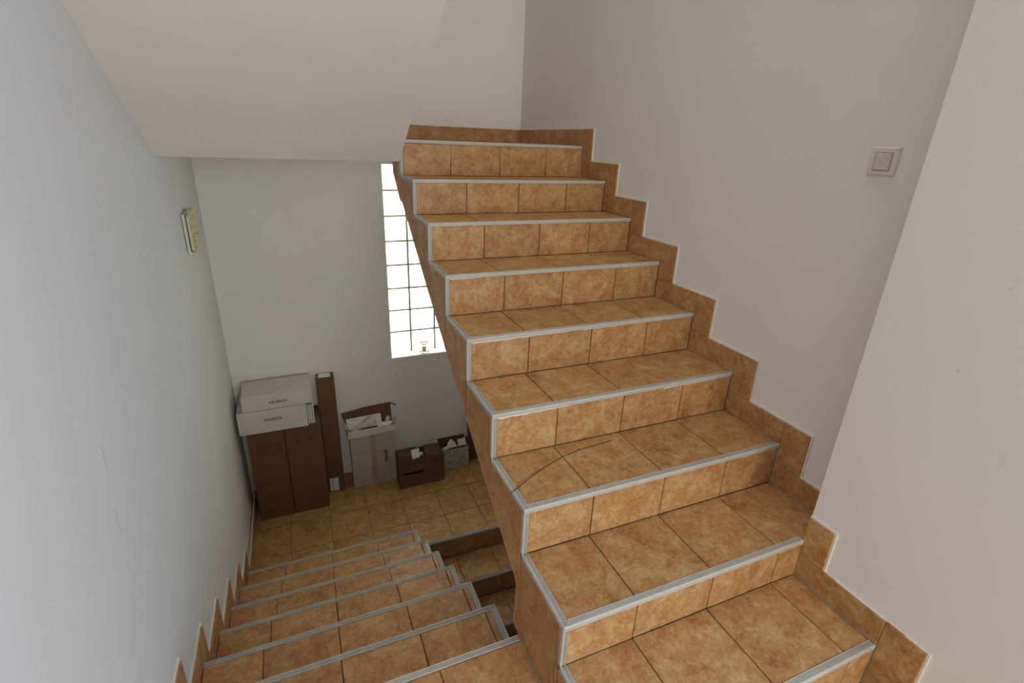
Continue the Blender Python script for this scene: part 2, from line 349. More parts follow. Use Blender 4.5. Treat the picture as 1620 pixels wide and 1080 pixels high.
for i in range(3):
    for j in range(8):
        x0, x1, z0, z1 = max(cols[i]+0.005, WX0+0.001), cols[i+1]-0.005, rows[j]+0.005, rows[j+1]-0.005
        k = (round(x1-x0, 3), round(z1-z0, 3))
        if k not in _bl:
            a, b, d, e = (x1-x0)/2, (z1-z0)/2, (GY1-GY0)/2, 0.006
            vs = []
            for s in (-1, 1):
                vs += [(sx*a, s*(d-e), sz*b) for sx, sz in ((-1, -1), (1, -1), (1, 1), (-1, 1))]
                vs += [(sx*(a-e), s*d, sz*(b-e)) for sx, sz in ((-1, -1), (1, -1), (1, 1), (-1, 1))]
                vs += [(sx*(a-0.022), s*(d-0.004), sz*(b-0.022)) for sx, sz in ((-1, -1), (1, -1), (1, 1), (-1, 1))]
            fs = []
            for s in (0, 12):
                for q in (0, 4):
                    fs += [(s+q+i2, s+q+(i2+1) % 4, s+q+4+(i2+1) % 4, s+q+4+i2) for i2 in range(4)]
                fs.append((s+8, s+9, s+10, s+11))
            fs += [(i2, (i2+1) % 4, 12+(i2+1) % 4, 12+i2) for i2 in range(4)]
            _bl[k] = pydata('glass_block', vs, fs)
        link('glass_block', _bl[k], M_BLOCK, win, Matrix.Translation(Vector(((x0+x1)/2, (GY0+GY1)/2, (z0+z1)/2))-o0))
boxo('window_sill', WX0+0.001, WX1-0.001, YB-0.004, GY0+0.004, WZ0+0.0005, WZ0+0.012, M_SILL, win)

# ------------------------------------------------------------------ stair flights
XJU = [0.031, 0.243, 0.527, 0.806]      # tile joints across the up flight
def soffit(y):
    P = [(0.592, 0.012), (0.62, 0.040), (1.30, 0.455), (1.43, 0.540), (1.77, 0.752), (2.42, 1.19)]
    for (a, b), (c, d) in zip(P, P[1:]):
        if y <= c: return b+(y-a)*(d-b)/(c-a)
    return 1.19
up = thing('staircase', (0.5, 0.0, ZF), 'ascending flight of terracotta tiled steps with grey ribbed edge trims, along the right wall', 'stairs')
SIDE_JOINT = [YU[k]+0.03 for k in range(9)]
for k in range(-0, 8):
    xr = PX if k == 0 else W
    y0, y1, z0 = YU[k], YU[k+1], ZU[k]
    zb = ZF-0.02 if k == 0 else ZU[k-1]
    # concrete core of the step (shows as the grout)
    ys = [y for y in (0.592, 0.62, 1.30, 1.43, 1.77) if y0+0.007 < y < y1+0.007]
    if y1+0.007 <= 0.593: poly = [(y0+0.007, ZF+0.001), (y0+0.007, z0-0.007), (y1+0.007, z0-0.007), (y1+0.007, ZF+0.001)]
    else:
        lowl = [(y0+0.007, ZF+0.001 if y0+0.007 < 0.592 else soffit(y0+0.007))]
        if y0+0.007 < 0.592 < y1: lowl += [(0.592, ZF+0.001)]
        lowl += [(y, soffit(y)) for y in ys] + [(y1+0.007, soffit(y1+0.007))]
        poly = lowl + [(y1+0.007, z0-0.007), (y0+0.007, z0-0.007)]
    step = prism('step', poly, 'x', 0.007, WR-0.002 if k else PX+0.011, M_GROUT, up)
    if k == 1:   # the tread runs on behind the pier corner, its riser stops at it
        bpy.data.objects.remove(step, do_unlink=True)
        step = prism('step', poly, 'x', 0.007, PX+0.011, M_GROUT, up)
        boxo('step_return', PX+0.011, WR-0.002, 0.2835, y1+0.007, z0-0.16, z0-0.007, M_GROUT, step)
    # tread tiles
    js = [XJU[0]-0.01] + [x+0.0005*k for x in XJU[1:]] + [xr]
    js[0] = 0.0215
    for i in range(4):
        if js[i+1] <= js[i]+0.02: continue
        ya = y0+TW if not (k == 1 and i == 3) else y0+TW
        if k == 1 and i == 3:
            tile(step, (0, 0, z0), (1, 0, 0), (0, 1, 0), js[3], PX, y0+TW, y1+0.003, gv=(0.3, 1), gu=(1, 0))
            tile(step, (0, 0, z0), (1, 0, 0), (0, 1, 0), PX, W, 0.2845, y1+0.003, gv=(0.3, 1), gu=(0, 1))
        else: tile(step, (0, 0, z0), (1, 0, 0), (0, 1, 0), js[i], js[i+1], ya, y1+0.003, gv=(0.3, 1), gu=(0.3 if i == 0 else 1, 1))
    # riser tiles below this nosing
    xr2 = PX if k < 2 else W
    jr = [0.0165] + [x+0.004*max(k-1, 0) for x in XJU[1:]] + [xr2]
    for i in range(4):
        tile(step, (0, y0, 0), (1, 0, 0), (0, 0, 1), jr[i], jr[i+1], zb, z0-TD, gu=(0.3 if i == 0 else 1, 1), gv=(1, 0.3), name='riser_tile')
    # side tile: from the joint near this nosing to the joint near the next
    s0, s1 = (YU[k]+0.012 if k == 0 else SIDE_JOINT[k]), SIDE_JOINT[k+1]
    def side_poly(a, b, top):
        lo = []
        if a < 0.592:
            lo = [(a, ZF+0.003), (min(b, 0.592), ZF+0.003)]
            if b > 0.592: lo += [(0.592, soffit(0.592))]
        else: lo = [(a, soffit(a)+0.001)]
        lo += [(y, soffit(y)+0.001) for y in (0.62, 1.30, 1.43, 1.77) if a < y < b]
        if b > 0.592: lo += [(b, soffit(b)+0.001)]
        return lo + [(b, top), (a, top)]
    prism('side_tile', side_poly(y0+0.010 if k == 0 else YU[k]+0.0115, s0-G if k else y0+0.02, ZU[k]-TD-G), 'x', -0.0005, 0.0068, M_TILE, step) if k else None
    prism('side_tile', side_poly(s0+G, YU[k+1]+0.0075, ZU[k]-TD-G), 'x', 0.0, 0.0068, M_TILE, step)
    # edge trims: nosing, side edge, corner
    trim(step, (0.0, y0, z0), (xr2-0.0005, y0, z0), (0, 1, 0), (0, 0, 1))
    trim(step, (0, y0+TW*0.0+0.002, z0), (0, y1-0.001, z0), (1, 0, 0), (0, 0, 1), name='side_trim')
    trim(step, (0, y0, zb+0.002), (0, y0, z0-0.001), (1, 0, 0), (0, -1, 0), w=0.0165, d=0.0115, name='corner_trim')
    for (kk, xa, xb, th, sd) in ((3, 0.02, 0.30, 0.0075, 1), (3, 0.72, 0.98, 0.0035, 2), (4, 0.02, 0.42, 0.006, 3), (4, 0.50, 0.75, 0.003, 4), (5, 0.02, 0.15, 0.004, 5)):
        if kk != k: continue
        rnd = random.Random(sd); n = 16; P = [(xa, z0-TD+0.001), (xb, z0-TD+0.001)]
        P += [(xb+(xa-xb)*i/n, z0-TD-th*(0.25+0.75*(i/n))*rnd.uniform(0.5, 1.1)) for i in range(n+1)]
        prism('paint_smear', P, 'y', y0-0.0010, y0+0.0005, M_CAULK, step)
# thin cream paint ridge under the side tiles
sp = [(0.592, ZF+0.002)] + [(y, soffit(y)) for y in (0.592, 0.62, 1.30, 1.43, 1.77, 2.22)]
pl = sp + [(y, z-0.014) for y, z in sp[:0:-1]] + [(0.604, ZF+0.002)]
prism('plaster_soffit', pl, 'x', 0.003, WR-0.002, M_CONC, up)

# ------------------------------------------------------------------ upper landing (floor)
ul = struct(boxo('floor', -1.10, 1.14, YU[8]+0.008, YB, 1.262, ZU[8]-0.008, M_CONC))
boxo('grout_bed', -0.02, W, YU[8]+0.008, YB, ZU[8]-0.0075, ZU[8]-0.006, M_GROUT, ul)
xs8 = [-0.02, 0.268, 0.552, 0.836, W]
for i in range(4):
    for (ya, yb) in ((YU[8]+TW, 2.50), (2.50, 2.79), (2.79, 3.08), (3.08, YB-0.012)):
        tile(ul, (0, 0, ZU[8]), (1, 0, 0), (0, 1, 0), xs8[i], xs8[i+1], ya, yb, t=0.007)
    tile(ul, (0, YU[8], 0), (1, 0, 0), (0, 0, 1), max(xs8[i], 0.0165), xs8[i+1], ZU[7], ZU[8]-TD, name='riser_tile')
# riser 8 backing
boxo('riser_core', 0.0, W, YU[8]+0.0085, YU[8]+0.03, 1.15, 1.262, M_GROUT, ul)
prism('stringer_end', [(YU[8]+0.008, soffit(YU[8])-0.01), (YU[8]+0.008, ZU[8]-0.01), (2.42, ZU[8]-0.01), (2.42, 1.19)], 'x', 0.0, 0.2, M_CONC, ul)
prism('side_tile', [(YU[8]+0.012, soffit(YU[8])), (YU[8]+0.012, ZU[8]-0.014), (2.4, ZU[8]-0.014), (2.4, 1.188)], 'x', -0.007, 0.0, M_TILE, ul)
trim(ul, (-0.02, YU[8], ZU[8]), (W-0.0005, YU[8], ZU[8]), (0, 1, 0), (0, 0, 1))
trim(ul, (0, YU[8], ZU[7]+0.002), (0, YU[8], ZU[8]-0.001), (1, 0, 0), (0, -1, 0), w=0.0165, d=0.0115, name='corner_trim')

# ------------------------------------------------------------------ main floor where the viewer stands
mf = struct(prism('floor', [(WL, YREAR), (PX+0.011, YREAR), (PX+0.011, 0.283), (WR, 0.283), (WR, 0.592), (XG, 0.592), (XG, YN[0]+0.0), (WL, YN[0]-0.008)], 'z', ZF-0.2, ZF-0.008, M_CONC))
boxo('grout_bed', WL, 0.0, YREAR, YN[0]-0.008, ZF-0.0078, ZF-0.006, M_GROUT, mf)
xf = [XL, -0.848, -0.564, -0.280, -0.0005]
yf = [YN[0]-TW] + [0.235-0.285*i for i in range(17)] + [YREAR]
NYF = len(yf)-1
for i in range(4):
    for j in range(NYF): tile(mf, (0, 0, ZF), (1, 0, 0), (0, 1, 0), xf[i], xf[i+1], yf[j+1], yf[j], t=0.007)
xf2 = [0.0, 0.285, 0.57, 0.855, PX]
boxo('grout_bed', 0.0, PX, YREAR, YU[0]-0.001, ZF-0.0078, ZF-0.006, M_GROUT, mf)
for i in range(4):
    for j in range(2, NYF): tile(mf, (0, 0, ZF), (1, 0, 0), (0, 1, 0), xf2[i], xf2[i+1], yf[j+1], min(yf[j], YU[0]-0.009), t=0.007)
trim(mf, (XL, YN[0], ZF), (0.0, YN[0], ZF), (0, -1, 0), (0, 0, 1))
# little cream joint where the floor meets the stair side
boxo('joint_bead', -0.004, -0.0005, 0.0, 0.55, ZF, ZF+0.003, flat('tan_joint', (0.36, 0.27, 0.19), 0.9), mf)

# ------------------------------------------------------------------ descending flight on the left
dn = thing('staircase', (-0.5, YN[0], ZL), 'descending flight of terracotta tiled steps with grey edge trims, along the left wall', 'stairs')
def dsof(y): return min(ZF-0.2, ZF-0.2-(y-YN[0])*RDN/TDN*1.0)-0.0
YX = YN+[YN[6]]
for k in range(1, 7):
    ya, yb, z0 = YN[k-1], YN[k], ZN[k]
    zb = ZL if k == 6 else ZN[k+1]
    poly = [(ya-0.008, max(dsof(ya), ZBOT)), (yb-0.008, dsof(yb)), (yb-0.008, z0-0.008), (ya-0.008, z0-0.008)]
    step = prism('step', poly, 'x', WL+0.002, XG-0.008, M_GROUT, dn)
    js = [XL, -0.845+0.002*k, -0.566+0.003*k, -0.286+0.005*k, -0.024+0.001*k, XG-TW]
    for i in range(5):
        tile(step, (0, 0, z0), (1, 0, 0), (0, 1, 0), js[i], js[i+1], ya+0.002, yb-TW, gv=(1, 0.3), gu=(1, 1 if i < 4 else 0.3))
    for i in range(4):
        jj = js[:4]+[XG-0.016]
        tile(step, (0, yb, 0), (-1, 0, 0), (0, 0, 1), -jj[i+1], -jj[i], zb, z0-TD, gv=(1, 0.3), name='riser_tile')
    pv = [(ya+0.0, dsof(ya)), (yb-0.012, dsof(yb-0.012)), (yb-0.012, z0-TD-G), (ya+0.0, z0-TD-G)]
    prism('side_tile', pv, 'x', XG-0.0075, XG, M_TILE, step)
    trim(step, (XL, yb, z0), (XG-0.0, yb, z0), (0, -1, 0), (0, 0, 1))
    trim(step, (XG, ya+0.001, z0), (XG, yb-0.002, z0), (-1, 0, 0), (0, 0, 1), name='side_trim')
    trim(step, (XG, yb, zb+0.002), (XG, yb, z0-0.001), (-1, 0, 0), (0, 1, 0), w=0.0165, d=0.0115, name='corner_trim')
# riser under the main floor nosing
r0 = boxo('step', WL, XG-0.008, YN[0]-0.03, YN[0]-0.0081, ZN[1], ZF-0.21, M_GROUT, dn) if False else None
for i in range(4):
    tile(mf, (0, YN[0], 0), (-1, 0, 0), (0, 0, 1), -xf[i+1], -xf[i], ZN[1], ZF-TD, name='riser_tile')
prism('plaster_soffit', [(YN[0], dsof(YN[0])), (YN[6]-0.008, dsof(YN[6])), (YN[6]-0.008, dsof(YN[6])-0.015), (YN[0], dsof(YN[0])-0.015)], 'x', WL+0.002, XG-0.003, M_CONC, dn)

# ------------------------------------------------------------------ lower landing
ll = struct(prism('floor', [(WL-0.014, YN[6]-0.007), (0.06, YN[6]-0.007), (0.06, YE+0.008), (1.14, YE+0.008), (1.14, YB), (WL-0.014, YB)], 'z', ZL-0.2, ZL-0.008, M_CONC))
boxo('grout_bed', WL-0.014, 1.13, YE+0.008, YB, ZL-0.0078, ZL-0.006, M_GROUT, ll)
xl = [XL-0.008, -0.808, -0.530, -0.252, 0.022, 0.300, 0.578, 0.856, W+0.03]
yl = [YE, 2.563, 2.865, 3.165, YB-0.002]
for i in range(8):
    for j in range(4):
        y0 = yl[j]+(TW if (j == 0 and xl[i] > 0.0) else 0)
        x0, x1 = xl[i], xl[i+1]
        tile(ll, (0, 0, ZL), (1, 0, 0), (0, 1, 0), x0, x1, y0, yl[j+1], t=0.007)
trim(ll, (0.062, YE, ZL), (WR, YE, ZL), (0, 1, 0), (0, 0, 1))

# ------------------------------------------------------------------ next flight going further down under the ascending one
lw = thing('staircase', (0.55, YE-1.2, ZL-5*R), 'shadowed flight of tiled steps leading further down beneath the ascending stairs', 'stairs')
xj = [0.062, 0.300, 0.576, 0.856, W]
for k in range(1, 6):
    yb, ya, z0 = YE-(k-1)*T, YE-k*T, ZL-k*R
    step = prism('step', [(ya+0.008, z0-0.35), (ya+0.008, z0-0.008), (yb+0.008, z0-0.008), (yb+0.008, z0-0.35+R)], 'x', 0.07, WR-0.002, M_GROUT, lw)
    for i in range(4):
        tile(step, (0, 0, z0), (1, 0, 0), (0, 1, 0), xj[i], xj[i+1], ya+TW, yb-0.001)
        tile(step, (0, yb, 0), (1, 0, 0), (0, 0, 1), xj[i], xj[i+1], z0, z0+R-TD, name='riser_tile', t=0.0075)
    trim(step, (0.062, ya, z0), (W, ya, z0), (0, 1, 0), (0, 0, 1))
    prism('side_tile', [(ya+0.012, z0-0.35), (ya+0.012, z0-TD-G), (yb, z0-TD-G), (yb, z0-0.35+R)], 'x', 0.062, 0.069, M_TILE, step)

# ------------------------------------------------------------------ upper flight overhead (seen from below)
ov = thing('staircase', (-0.5, 2.12, 1.26), 'plastered underside of the next flight sloping up overhead at the top left', 'stairs')
CY, CZ, SL = 2.117, 1.258, 0.60
XO = -0.026
pts = [(CY, CZ), (-0.05, CZ+SL*(CY+0.05))]
top = []
y, z = 2.20, ZU[8]
for j in range(8):
    top += [(y, z), (y, z+R)]; y -= T; z += R
top += [(y, z), (y, z+R), (-0.05-0.3, z+R)]
poly = [(CY+0.10, CZ+0.004), (CY, CZ), (-0.05, CZ+SL*(CY+0.05)), (-0.35, CZ+SL*(CY+0.05))] + top[::-1] + [(CY+0.10, ZU[8])]
prism('waist_slab', poly, 'x', WL+0.0005, XO, M_CONC, ov)
struct(boxo('ceiling', -1.06, 0.9, YREAR, -0.351, CZ+SL*(CY+0.05), CZ+SL*(CY+0.05)+0.3, M_WALL))

# ------------------------------------------------------------------ skirtings (stepped, cut from the same tile)
def skirt_piece(parent, side, x, y0, y1, z0, z1, mat=None):
    # side -1: face looks toward -x (right wall); side +1: face looks toward +x (left wall)
    if side < 0: tile(parent, (x, 0, 0), (0, -1, 0), (0, 0, 1), -y1, -y0, z0, z1, M_SKIRT, t=0.0075, gu=(0.4, 0.4), gv=(0.4, 0.4))
    else: tile(parent, (x, 0, 0), (0, 1, 0), (0, 0, 1), y0, y1, z0, z1, M_SKIRT, t=0.0075, gu=(0.4, 0.4), gv=(0.4, 0.4))
CK = 0.0045
OFF = 0.108
# right wall, from behind the pier to the upper landing
poly = [(0.2845, ZU[1]-0.02), (0.2845, ZU[1]+SK+CK)]
for k in range(2, 9):
    poly += [(YU[k]-OFF-CK, ZU[k-1]+SK+CK), (YU[k]-OFF-CK, ZU[k]+SK+CK)]
poly += [(2.2, ZU[8]+SK+CK), (2.2, ZU[8]-0.02)]
for k in range(8, 1, -1): poly += [(YU[k]+0.02, ZU[k]-0.02) if False else (YU[k]+0.004, ZU[k]-0.01), (YU[k]+0.004, ZU[k-1]-0.01)]
poly2 = poly[:-0] if False else poly
br = struct(prism('baseboard_right', poly2, 'x', W+0.0045, WR+0.0005, M_CAULK))
for k in range(1, 8):
    y0 = 0.2845 if k == 1 else YU[k]
    skirt_piece(br, -1, W-0.0005, y0, YU[k+1], ZU[k]+0.001, ZU[k]+SK)
    skirt_piece(br, -1, W-0.0005, YU[k+1]-OFF, YU[k+1], ZU[k]+SK, ZU[k+1]+SK)
# landing part follows the wall
dirv = (Vector((W+0.058-0.012, YB, 0))-Vector((W, 2.2, 0))); Ld = dirv.length; dv = dirv.normalized()
nb = boxo('backing', W+0.0045, W+0.046, 2.2005, 2.21, ZU[8]-0.005, ZU[8]+SK+CK, M_CAULK, br)
bpy.data.objects.remove(nb, do_unlink=True)
me = pydata('backing', [(a*dv.x + b*dv.y, a*dv.y - b*dv.x, c) for a in (0, Ld) for b in (0.004, 0.0135) for c in (-0.005, SK+CK)],
            [(0, 1, 3, 2), (4, 5, 7, 6), (0, 1, 5, 4), (2, 3, 7, 6), (0, 2, 6, 4), (1, 3, 7, 5)])
link('backing', me, M_CAULK, br, Matrix.Translation(Vector((W, 2.2, ZU[8]))-ORG(br)))
ysk = [YU[8], 2.45, 2.70, 2.95, YB-0.012]
for a, b in zip(ysk, ysk[1:]):
    tile(br, Vector((W, 2.2, ZU[8]))-dv*0, -dv, (0, 0, 1), -(b-2.2)/dv.y, -(a-2.2)/dv.y, 0.001, SK, M_SKIRT, t=0.0075, gu=(0.4, 0.4))
# pier
poly = [(-0.0, ZU[0]-0.02), (YU[0]-0.02-0.095-CK, ZU[0]-0.02-0.0), ]
poly = [(YD1, ZF), (YD1, ZF+SK+CK), (-0.12-CK, ZF+SK+CK), (-0.12-CK, ZU[0]+SK+CK), (0.194-CK, ZU[0]+SK+CK-0.006), (0.194-CK, ZU[1]+SK+CK), (0.2825, ZU[1]+SK+CK), (0.2825, ZU[0]-0.01), (0.0, ZU[0]-0.01), (0.0, ZF)]
bp_ = struct(prism('baseboard_pier', poly, 'x', PX+0.0045, PX+0.0125, M_CAULK))
skirt_piece(bp_, -1, PX-0.0005, 0.194, 0.2825, ZU[0]+SK, ZU[1]+SK)
skirt_piece(bp_, -1, PX-0.0005, -0.009, 0.2825, ZU[0]+0.001, ZU[0]+SK)
skirt_piece(bp_, -1, PX-0.0005, -0.12, -0.009, ZF+SK, ZU[0]+SK+0.004)
for a, b in ((-0.30, -0.008), (YD1, -0.30)): skirt_piece(bp_, -1, PX-0.0005, a, b, ZF+0.001, ZF+SK)
# left wall along the descending flight
OFL = 0.093
CL = 0.013
poly = [(YREAR, ZF), (YREAR, ZF+SK+CL*0.4), (YN[0]+OFL+CL, ZF+SK+CL*0.4)]
for k in range(1, 7): poly += [(YN[k-1]+OFL+CL, ZN[k]+SK+CK), (YN[k]+OFL+CL, ZN[k]+SK+CK)]
poly += [(YN[6]+OFL+CL, ZL+SK+CK), (YB, ZL+SK+CK), (YB, ZL-0.005), (YN[6]-0.002, ZL-0.005)]
for k in range(6, 0, -1): poly += [(YN[k]-0.002, ZN[k]-0.01), (YN[k-1]-0.002, ZN[k]-0.01)]
poly += [(YN[0]-0.002, ZF)]
bl = struct(prism('baseboard_left', poly, 'x', WL-0.0005, XL-0.0045, M_CAULK))
for a in range(17): skirt_piece(bl, 1, XL+0.0005, YN[0]-0.285*(a+1), YN[0]-0.285*a, ZF+0.001, ZF+SK)
for k in range(0, 7):
    zb = ZL if k == 6 else ZN[k+1]
    if k: skirt_piece(bl, 1, XL+0.0005, YN[k-1], YN[k], ZN[k]+0.001, ZN[k]+SK)
    skirt_piece(bl, 1, XL+0.0005, YN[k], YN[k]+OFL, zb+SK, ZN[k]+SK)
for a, b in ((YN[6], 2.563), (2.563, 2.865), (2.865, 3.165), (3.165, YB-0.012)): skirt_piece(bl, 1, XL+0.0005, a, b, ZL+0.001, ZL+SK)
# back wall: upper landing and lower landing
for zz, xa, xb, jx in ((ZU[8], -0.02, W+0.044, [-0.02, 0.09, 0.31, 0.53, 0.75, 0.97, W+0.044]), (ZL, XL-0.01, W+0.04, [XL-0.01, -0.78, -0.5, -0.22, 0.06, 0.34, 0.62, 0.9, W+0.04])):
    bb = struct(boxo('baseboard_back', xa, xb, YB-0.0075, YB+0.0005, zz, zz+SK+CK, M_CAULK))
    for a, b in zip(jx, jx[1:]): tile(bb, (0, YB-0.012, 0), (1, 0, 0), (0, 0, 1), a, b, zz+0.001, zz+SK, M_SKIRT, t=0.0075, gu=(0.4, 0.4))

# ------------------------------------------------------------------ switch on the right wall
sw = thing('light_switch', (WR, 0.477, 1.357), 'square ivory plastic light switch on the right wall beside the pier', 'light switch')
def wall_plate(name, parent, hy, hz, x0, x1, bev, mat, cy=0, cz=0):
    vs = []
    for x, s in ((0, 0), (x0, 0), (x1, bev)):
        vs += [(-x, cy+a*(hy-s), cz+b*(hz-s)) for a, b in ((-1, -1), (1, -1), (1, 1), (-1, 1))]
    fs = [(0, 1, 2, 3)] + [(q+i, q+(i+1) % 4, q+4+(i+1) % 4, q+4+i) for q in (0, 4) for i in range(4)] + [(8, 9, 10, 11)]
    return link(name, pydata(name, vs, fs), mat, parent)
wall_plate('frame', sw, 0.040, 0.040, 0.006, 0.010, 0.004, M_SWITCH)
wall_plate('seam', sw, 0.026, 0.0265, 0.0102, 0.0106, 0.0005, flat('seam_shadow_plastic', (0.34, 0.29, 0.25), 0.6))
wall_plate('rocker', sw, 0.0235, 0.024, 0.011, 0.0145, 0.002, M_SWITCH2)
wall_plate('indicator', sw, 0.003, 0.003, 0.0147, 0.0155, 0.001, M_PAPER, cy=0.008, cz=0.016)

# ------------------------------------------------------------------ junction box on the left wall
jb = thing('junction_box', (WL, 2.50, 0.77), 'yellowed perforated junction box on the left wall under the overhead slope', 'electrical box')
boxo('box_body', WL, WL+0.013, 2.50, 2.74, 0.772, 0.975, M_PALEG, jb)
boxo('dark_seam', WL+0.0132, WL+0.019, 2.505, 2.735, 0.785, 0.965, M_DARK, jb)
cp = prism('cover_plate', [(2.498, 0.795), (2.53, 0.775), (2.70, 0.775), (2.745, 0.79), (2.745, 0.968), (2.70, 0.985), (2.56, 0.985), (2.498, 0.965)], 'x', WL+0.0192, WL+0.029, M_CREAM, jb)
for (yy, zz) in ((2.56, 0.945), (2.55, 0.905), (2.65, 0.895), (2.56, 0.855), (2.62, 0.86), (2.57, 0.83), (2.70, 0.85), (2.56, 0.80), (2.69, 0.94)):
    P = [(yy+0.007*math.cos(a*math.pi/4), zz+0.007*math.sin(a*math.pi/4)) for a in range(8)]
    prism('screw_hole', P, 'x', WL+0.0288, WL+0.0294, M_FINK, cp)

jb.location.z -= 0.010
# ------------------------------------------------------------------ cartons on the lower landing
GC = 'cardboard cartons along the back wall of the lower landing'
def carton(name, label, x0, x1, y0, y1, z0, z1, mat, group=GC, cat='box'):
    t = thing(name, ((x0+x1)/2, y0, z0), label, cat, group)
    body = boxo('body', x0, x1, y0, y1, z0, z1, mat, t)
    b = body.modifiers.new('bevel', 'BEVEL'); b.width = 0.004; b.segments = 2
    return t
def frame_print(t, xa, xb, za, zb, y, kind):
    """printed rectangle with handling symbols"""
    L = 0.0022; bm = bmesh.new(); org = ORG(t)
    def q(x0, x1, z0, z1): 
        v = [bm.verts.new((x-org.x, y-0.0006-org.y, z-org.z)) for x, z in ((x0, z0), (x1, z0), (x1, z1), (x0, z1))]; bm.faces.new(v)
    def seg(x0, z0, x1, z1, w=L):
        d = Vector((x1-x0, z1-z0)); 
        if d.length == 0: return
        n = Vector((-d.y, d.x)).normalized()*w/2
        v = [bm.verts.new((a-org.x, y-0.0006-org.y, c-org.z)) for a, c in ((x0-n.x, z0-n.y), (x1-n.x, z1-n.y), (x1+n.x, z1+n.y), (x0+n.x, z0+n.y))]; bm.faces.new(v)
    q(xa, xb, za, za+L); q(xa, xb, zb-L, zb); q(xa, xa+L, za, zb); q(xb-L, xb, za, zb)
    cx = xa+(xb-xa)*0.36; cz = (za+zb)/2; h = (zb-za)*0.32
    if kind == 0:      # umbrella leaning + arrows up
        seg(cx-0.03, cz-h*0.8, cx+0.015, cz+h*0.4, 0.004)
        for k in range(6):
            a0, a1 = math.pi*k/6+0.2, math.pi*(k+1)/6+0.2
            seg(cx+0.01+0.026*math.cos(a0), cz+0.004+0.026*math.sin(a0), cx+0.01+0.026*math.cos(a1), cz+0.004+0.026*math.sin(a1), 0.004)
        for s in (0.07, 0.095):
            seg(cx+s, cz-h, cx+s, cz+h, 0.004); seg(cx+s-0.01, cz+h*0.4, cx+s, cz+h, 0.003); seg(cx+s+0.01, cz+h*0.4, cx+s, cz+h, 0.003)
        seg(cx+0.055, cz-h, cx+0.11, cz-h, 0.004)
    else:              # crossed hooks and glass
        seg(cx-0.03, cz-h, cx+0.02, cz+h, 0.004); seg(cx-0.02, cz+h, cx+0.01, cz-h, 0.004); seg(cx-0.035, cz-h, cx-0.005, cz-h, 0.004)
        seg(cx+0.075, cz-h, cx+0.075, cz, 0.004); seg(cx+0.06, cz-h, cx+0.092, cz-h, 0.004)
        for k in range(6):
            a0, a1 = math.pi+math.pi*k/6, math.pi+math.pi*(k+1)/6
            seg(cx+0.078+0.018*math.cos(a0), cz+0.016+0.018*math.sin(a0), cx+0.078+0.018*math.cos(a1), cz+0.016+0.018*math.sin(a1), 0.005)
    me = bpy.data.meshes.new('printed_symbols'); bm.to_mesh(me); bm.free()
    o = link('printed_symbols', me, M_FINK, t); o['kind'] = 'stuff'
c1 = carton('cardboard_box', 'tall brown carton in the corner under the white boxes, left of its twin', -1.012, -0.772, 2.977, 3.225, ZL, -0.602, M_CARD)
frame_print(c1, -0.965, -0.80, -0.80, -0.705, 2.977, 0)
boxo('bottom_flap', -1.010, -0.774, 2.9745, 2.9768, ZL+0.012, ZL+0.06, M_CARD, c1)
c2 = carton('cardboard_box', 'tall brown carton under the white boxes, between its twin and the narrow carton', -0.768, -0.518, 2.977, 3.225, ZL, -0.595, M_CARD)
frame_print(c2, -0.735, -0.575, -0.775, -0.68, 2.977, 1)
pk = thing('paper_stack', (-0.576, 2.96, -0.595), 'short white upright paper stack wedged beside the lower flat white carton on the brown cartons', 'papers')
for i in range(5):
    boxo('sheet_bundle', -0.5955+i*0.0085, -0.5955+i*0.0085+0.0070, 2.955+0.002*(i % 2), 3.10, -0.5945, -0.440-0.004*(i % 3), M_PAPER if i % 2 == 0 else M_BLUEG, pk)
# flat white boxes on top
w1 = carton('cardboard_box', 'flat white carton directly on the tall brown cartons, lower of the two', -1.045, -0.600, 2.925, 3.215, -0.5945, -0.422, M_WCARD)
wb = [o for o in w1.children][0]
wb.location.z += 0.0
text_marks(w1, (-0.878, 2.925, -0.505), (1, 0, 0), (0, 0, 1), 7, 0.018, 0.013, 0.0165, M_INK, 3)
w2 = carton('cardboard_box', 'flat white carton on top of the stack in the corner, uppermost of the two', 0, 0.452, 0, 0.27, 0, 0.108, M_WCARD)
w2.location = (-1.004+0.226, 2.935, -0.4205)
w2.children[0].location = Vector((0, 0.135, 0.054))
w2.rotation_euler = (0, 0, math.radians(1.5))
text_marks(w2, w2.location+Vector((-0.055, 0.0, 0.042)), (1, 0, 0), (0, 0, 1), 7, 0.017, 0.013, 0.0165, M_INK, 5)
mk = boxo('top_scuff', w2.location.x-0.004, w2.location.x+0.014, w2.location.y+0.09, w2.location.y+0.094, w2.location.z+0.1081, w2.location.z+0.1088, M_FINK, w2)
# tall narrow carton
c3 = carton('cardboard_box', 'tall narrow brown carton with white sheet on top and label at its foot', -0.512, -0.386, 3.140, 3.236, ZL, -0.335, M_CARD)
c3.children[0].location
boxo('white_top_sheet', -0.495, -0.410, 3.155, 3.225, -0.3346, -0.3325, M_PAPER, c3)
boxo('top_tape', -0.512, -0.386, 3.180, 3.186, -0.3349, -0.3338, M_TAPE, c3)
l3 = boxo('shipping_label', -0.498, -0.415, 3.138, 3.1398, -1.36, -1.235, M_PAPER, c3)
boxo('green_stripe', -0.432, -0.412, 3.1370, 3.1379, -1.36, -1.235, M_GREEN, l3)
boxo('grey_stripe', -0.478, -0.470, 3.1370, 3.1379, -1.36, -1.235, M_BLUEG, l3)
